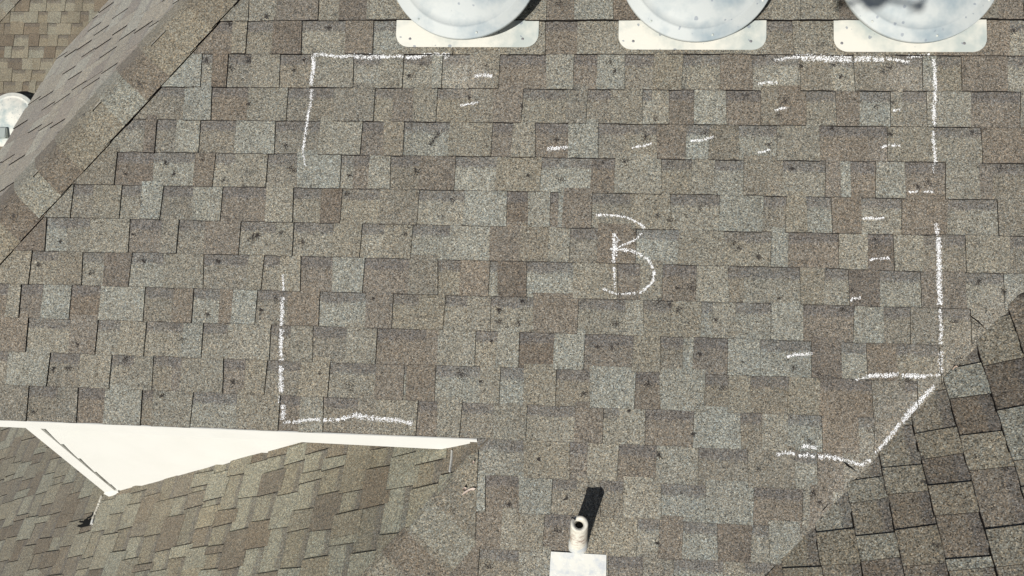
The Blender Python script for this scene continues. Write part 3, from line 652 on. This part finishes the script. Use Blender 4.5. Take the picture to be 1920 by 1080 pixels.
for pts, wpx, lab in marks: chalk('chalk_mark', 'white chalk dash ' + lab, 'chalk mark', [(pts, wpx, 1.1)], GM)

# ------------------------------------------------------------------ hail bruises and scuffs: places where granules came off and the black mat shows
SC = '''430,45,1 500,34,1 617,53,1.3 387,113,1.3 467,114,1.5 434,130,1.2 552,131,1 466,196,1 570,113,.9 1050,6,1.2 768,143,1.4 790,121,.9 913,126,1 1144,119,1.2 1152,135,1 978,201,1 1228,222,1 880,183,.8
1502,125,1 1575,144,1 1667,128,1.1 1654,135,1 1400,180,1.1 1472,189,1.2 1673,194,1.3 1458,218,1 1642,200,.9 1563,123,.8 1900,59,1 327,327,1.2 310,306,1 420,338,1 265,380,1.1 473,446,1.9 114,454,1 237,326,.8
807,270,.9 812,264,.9 817,258,.9 822,252,1.1 780,322,1.4 656,329,1 545,315,1.1 552,320,1 850,377,1.2 652,364,1 529,437,1 567,455,1 482,442,1.3 537,274,1.2 1044,262,1.1 1210,257,1.1 1130,306,1.1 1050,337,1 1171,304,1
1322,250,1.2 1255,307,1 1376,455,1.2 1257,412,1 1232,405,1 1001,469,.9 1422,482,1.2 1192,436,.9 1314,390,.9 1485,316,1.3 1740,342,1.3 1720,350,1.2 1667,252,1.2 1442,271,1.1 1877,316,1.2 1443,406,.8 1822,248,1
172,511,1.2 269,490,1 390,590,1.3 342,637,1.1 130,691,1.3 101,692,1.1 235,675,1.6 72,497,.9 410,491,1 147,646,1 437,717,1.1 490,582,1.2 935,581,1.3 934,602,1.2 922,639,.8 865,702,1.6 655,722,1.2 517,560,.8 901,716,.8
1154,607,1.1 1147,651,1 1271,540,1 1297,539,1.8 1271,582,1 1257,570,1.1 1235,567,1.4 1312,664,1.2 1215,720,1.4 972,605,1.1 980,565,1.1 1385,465,1 1836,527,1.3 1881,547,1.4 1789,604,1.2 1830,610,1.4 1595,546,1.1 1702,712,1.4
1534,702,1.1 1487,689,1.2 1580,581,1 1797,675,1.1 1096,739,1.3 1045,995,1.4 915,1062,1.6 1232,1018,1 1062,934,1.1 954,946,1 1235,853,1.2 1354,727,1.1 1518,828,1.1 1300,814,1 1523,923,1.3 1537,941,1.2 1634,807,1 64,770,1.1 305,742,1.1
1120,650,.8 700,560,.7 380,300,.7 600,700,.8 1460,560,.8 1640,450,.8 990,330,.7 1560,240,.8 250,440,.7 760,440,.8 1340,600,.9 1180,770,.8 1420,880,.8 1010,860,.8'''
bm = bmesh.new()
for tok in SC.split():
    x, y, k_ = tok.split(','); p, q = pq(float(x), float(y)); R_ = .0145 * float(k_); arms = rnd.randint(0, 4); R_ *= rnd.uniform(.8, 1.3); a0 = rnd.random() * 6.28
    pts = []
    sx_, sy_ = R_ * rnd.uniform(.25, .6), R_ * rnd.uniform(.25, .6)
    for _ in range(int(44 * float(k_))): pts.append((rnd.gauss(0, sx_), rnd.gauss(0, sy_)))
    for j in range(arms):
        an = a0 + 6.28 * j / arms + rnd.uniform(-.5, .5); L_ = R_ * rnd.uniform(.3, 1.2); bend = rnd.uniform(-.6, .6)
        for i_ in range(int(L_ / .0016)):
            t_ = i_ / (L_ / .0016); pts.append((L_ * t_ * math.cos(an + bend * t_) + rnd.gauss(0, .0012), L_ * t_ * math.sin(an + bend * t_) + rnd.gauss(0, .0012)))
    for dx, dy in pts:
        cx_, cy_ = p + dx, q + dy; z = hmain(cx_, cy_) + rnd.uniform(.0004, .0011); r0 = rnd.uniform(.0008, .0021); ph = rnd.random() * 6.28
        vs = [bm.verts.new(MN @ Vector((cx_ + r0 * rnd.uniform(.6, 1.3) * math.cos(ph + 1.2566 * i_), cy_ + r0 * rnd.uniform(.6, 1.3) * math.sin(ph + 1.2566 * i_), z))) for i_ in range(5)]
        bm.faces.new(vs)
M_MAT = plain('bare asphalt mat', (.045, .040, .037), .95, spec=.1, mott=(.025, .023, .022), msc=25, mamt=1.0)
go = link('bruise_marks', bm, M_MAT, house); go['kind'] = 'stuff'; go['label'] = 'small dark star shaped hail bruises all over the main slope'

# ------------------------------------------------------------------ dry leaves and other bits
def leaf(label, pts, n_=nS, d=0.010, curl=.006, name='dry_leaf', mat=None, cat='leaf', group='dry leaf scraps on the roof'):
    P = [hit(x, y, n_, d) for x, y in pts]; c = sum(P, Vector()) / len(P); bm = bmesh.new()
    vc = bm.verts.new(c - n_ * curl * .4)
    vs = []
    for i, a in enumerate(P): vs.append(bm.verts.new(a + n_ * (curl * (.5 + .5 * math.sin(i * 2.1)))))
    for i in range(len(vs)): bm.faces.new((vs[i], vs[(i + 1) % len(vs)], vc))
    r = bmesh.ops.extrude_face_region(bm, geom=bm.faces[:]); bmesh.ops.translate(bm, verts=[v for v in r['geom'] if isinstance(v, bmesh.types.BMVert)], vec=n_ * .001)
    bmesh.ops.recalc_face_normals(bm, faces=bm.faces)
    tag(link(name, bm, mat or M_LEAF, base=c - n_ * .008), label, cat, group)
leaf('small curled pinkish dry leaf at the top of the valley, by the chalk corner', [(1785, 691), (1789, 686), (1793, 685), (1797, 689), (1800, 692), (1793, 694), (1787, 694)], d=.012)
M_PALE = plain('pale bleached leaf', (.52, .44, .38), .8)
leaf('long thin pale dry leaf scrap below the right end of the fascia', [(865, 929), (870, 922), (878, 917), (886, 914), (892, 915), (889, 919), (881, 920), (873, 925)], d=.016, mat=M_PALE)
leaf('small round pale dry leaf scrap just above the long one below the fascia end', [(868, 916), (871, 912), (875, 914), (874, 918), (870, 919)], d=.018, curl=.01, mat=M_PALE)
leaf('tiny pale dry leaf scrap at the corner under the right end of the fascia', [(885, 868), (888, 862), (890, 866), (888, 870)], d=.018, curl=.01, mat=M_PALE)
# sealant beads and the torn scrap at the foot of the corner board
def bead(label, pts, wpx, n_, d, rough, name='sealant_strip'):
    P = [hit(x, y, n_, d + .006) for x, y in pts]; bm = bmesh.new(); Q = []
    for a, b_ in zip(P, P[1:]):
        m_ = max(2, int((b_ - a).length / .006))
        Q += [a + (b_ - a) * i / m_ for i in range(m_)]
    Q.append(P[-1]); prev = None
    for i, c in enumerate(Q):
        dr = (Q[min(i + 1, len(Q) - 1)] - Q[max(i - 1, 0)]).normalized(); sd = dr.cross(n_).normalized(); r = wpx * (1 + rnd.uniform(-rough, rough)); h = .008 * (1 + rnd.uniform(-rough, rough))
        ring = [bm.verts.new(c + sd * x * r + n_ * (y * h)) for x, y in ((-1, -1), (-.8, .4), (0, 1), (.8, .4), (1, -1))]
        if prev:
            for j in range(4): bm.faces.new((prev[j], prev[j + 1], ring[j + 1], ring[j]))
        else: bm.faces.new(ring)
        prev = ring
    bm.faces.new(prev[::-1]); bmesh.ops.recalc_face_normals(bm, faces=bm.faces)
    tag(link(name, bm, M_SEAL, base=P[0]), label, 'sealant')
M_SEAL = plain('speckled white sealant', (.74, .71, .62), .8, mott=(.30, .27, .2), msc=160, mamt=.7, bump=.8, bsc=200)
bead('speckled white sealant strip running down from the foot of the cream corner board', [(191, 930), (184, 949), (177, 965), (174, 974)], .010, nW, D_W2, .35)
M_SEAL = M_FASCIA
bead('small white block at the lower end of the speckled sealant strip', [(173.5, 975), (171.5, 983)], .012, nW, D_W2, .02, name='trim_block')
bead('thin white metal strip hanging down from the right end of the cream fascia', [(847.5, 845), (847, 858), (843.5, 885)], .0032, nW, D_W2, .1, name='drip_strip')
P = [(168, 972), (164, 976), (160, 973), (157, 977), (150, 976), (146, 979), (152, 980), (158, 980), (150, 984), (143, 983), (138, 981), (132, 982), (131, 985), (137, 988), (143, 987), (150, 989), (160, 987), (168, 985), (171, 983)]
rp = [hit(x, y, nW, D_W2 + .008) for x, y in P]; bm = bmesh.new(); prism(bm, rp, -nW * .004)
tag(link('torn_scrap', bm, M_BLACK, base=rp[0]), 'ragged black scrap of roofing at the foot of the white sealant strip', 'scrap')
P = [(174, 955), (176, 958), (175, 966), (168, 971), (162, 973), (163, 970), (169, 968), (173, 963), (171, 958)]
rp = [hit(x, y, nW, D_W2 + .006) for x, y in P]; bm = bmesh.new(); prism(bm, rp, -nW * .003)
tag(link('torn_scrap', bm, M_BLACK, base=rp[0]), 'thin hooked black scrap just above the ragged one beside the sealant strip', 'scrap')
# dark cuts in the valley shingles
def slit(label, pts):
    rp = [hit(x, y, nS, .009) for x, y in pts]; bm = bmesh.new(); prism(bm, rp, -nS * .003); tag(link('lifted_corner', bm, M_EDGE, base=rp[0]), label, 'torn shingle')
slit('thin dark tear in a shingle, near the top of the valley', [(1819, 591), (1822, 593), (1836, 603), (1849, 618), (1835, 605), (1822, 595)])
slit('short dark tear in a shingle, at the wavy chalk line by the valley', [(1581, 865), (1588, 869), (1597, 876), (1608, 886), (1596, 878), (1589, 875)])
slit('narrow dark tear in a shingle, low in the valley beside a pale tab', [(1540, 959), (1546, 952), (1554, 944), (1551, 949), (1544, 957)])

# ------------------------------------------------------------------ the drone that carries the camera; its soft shadow falls by the right vent
dr = thing('drone', 'grey folding camera drone hovering above the roof, its shadow falling by the right vent', 'drone', CAM + Vector((0, -.15, .075)))
Md = Matrix.Translation(dr.location)
bm = bmesh.new(); box(bm, (-.045, -.11, -.03), (.045, .09, .035), Md); bmesh.ops.bevel(bm, geom=bm.edges[:], offset=.018, segments=3, affect='EDGES'); link('body', bm, M_DRONE, dr, smooth=True)
bm = bmesh.new(); box(bm, (-.022, .075, -.062), (.022, .10, -.025), Md); bmesh.ops.bevel(bm, geom=bm.edges[:], offset=.006, segments=2, affect='EDGES'); link('camera_gimbal', bm, M_DRONE, dr, smooth=True)
for sx in (-1, 1):
    for sy in (-1, 1):
        e = Vector((sx * .15, sy * .13 - .01, .02)); a = Vector((sx * .035, sy * .07, .0)); d = (e - a); L = d.length; q = d.to_track_quat('Z', 'Y').to_matrix().to_4x4()
        bm = bmesh.new(); lathe(bm, [(.010, 0), (.008, L)], Md @ Matrix.Translation(a) @ q, 12); link('arm', bm, M_DRONE, dr, smooth=True)
        bm = bmesh.new(); lathe(bm, [(.014, -.02), (.014, .015), (.006, .02)], Md @ Matrix.Translation(e), 16); mo = link('motor', bm, M_DRONE, dr, smooth=True)
        ang = rnd.uniform(0, 3.1)
        for k in (0, 1):
            bm = bmesh.new(); Mb = Md @ Matrix.Translation(e + Vector((0, 0, .022))) @ Matrix.Rotation(ang + k * math.pi, 4, 'Z')
            prism(bm, [Mb @ Vector(v) for v in ((.004, -.005, 0), (.04, -.010, .002), (.10, -.006, 0), (.105, 0, 0), (.04, .008, 0), (.004, .005, 0))], Vector((0, 0, .0015))); link('blade', bm, M_DRONE, mo)
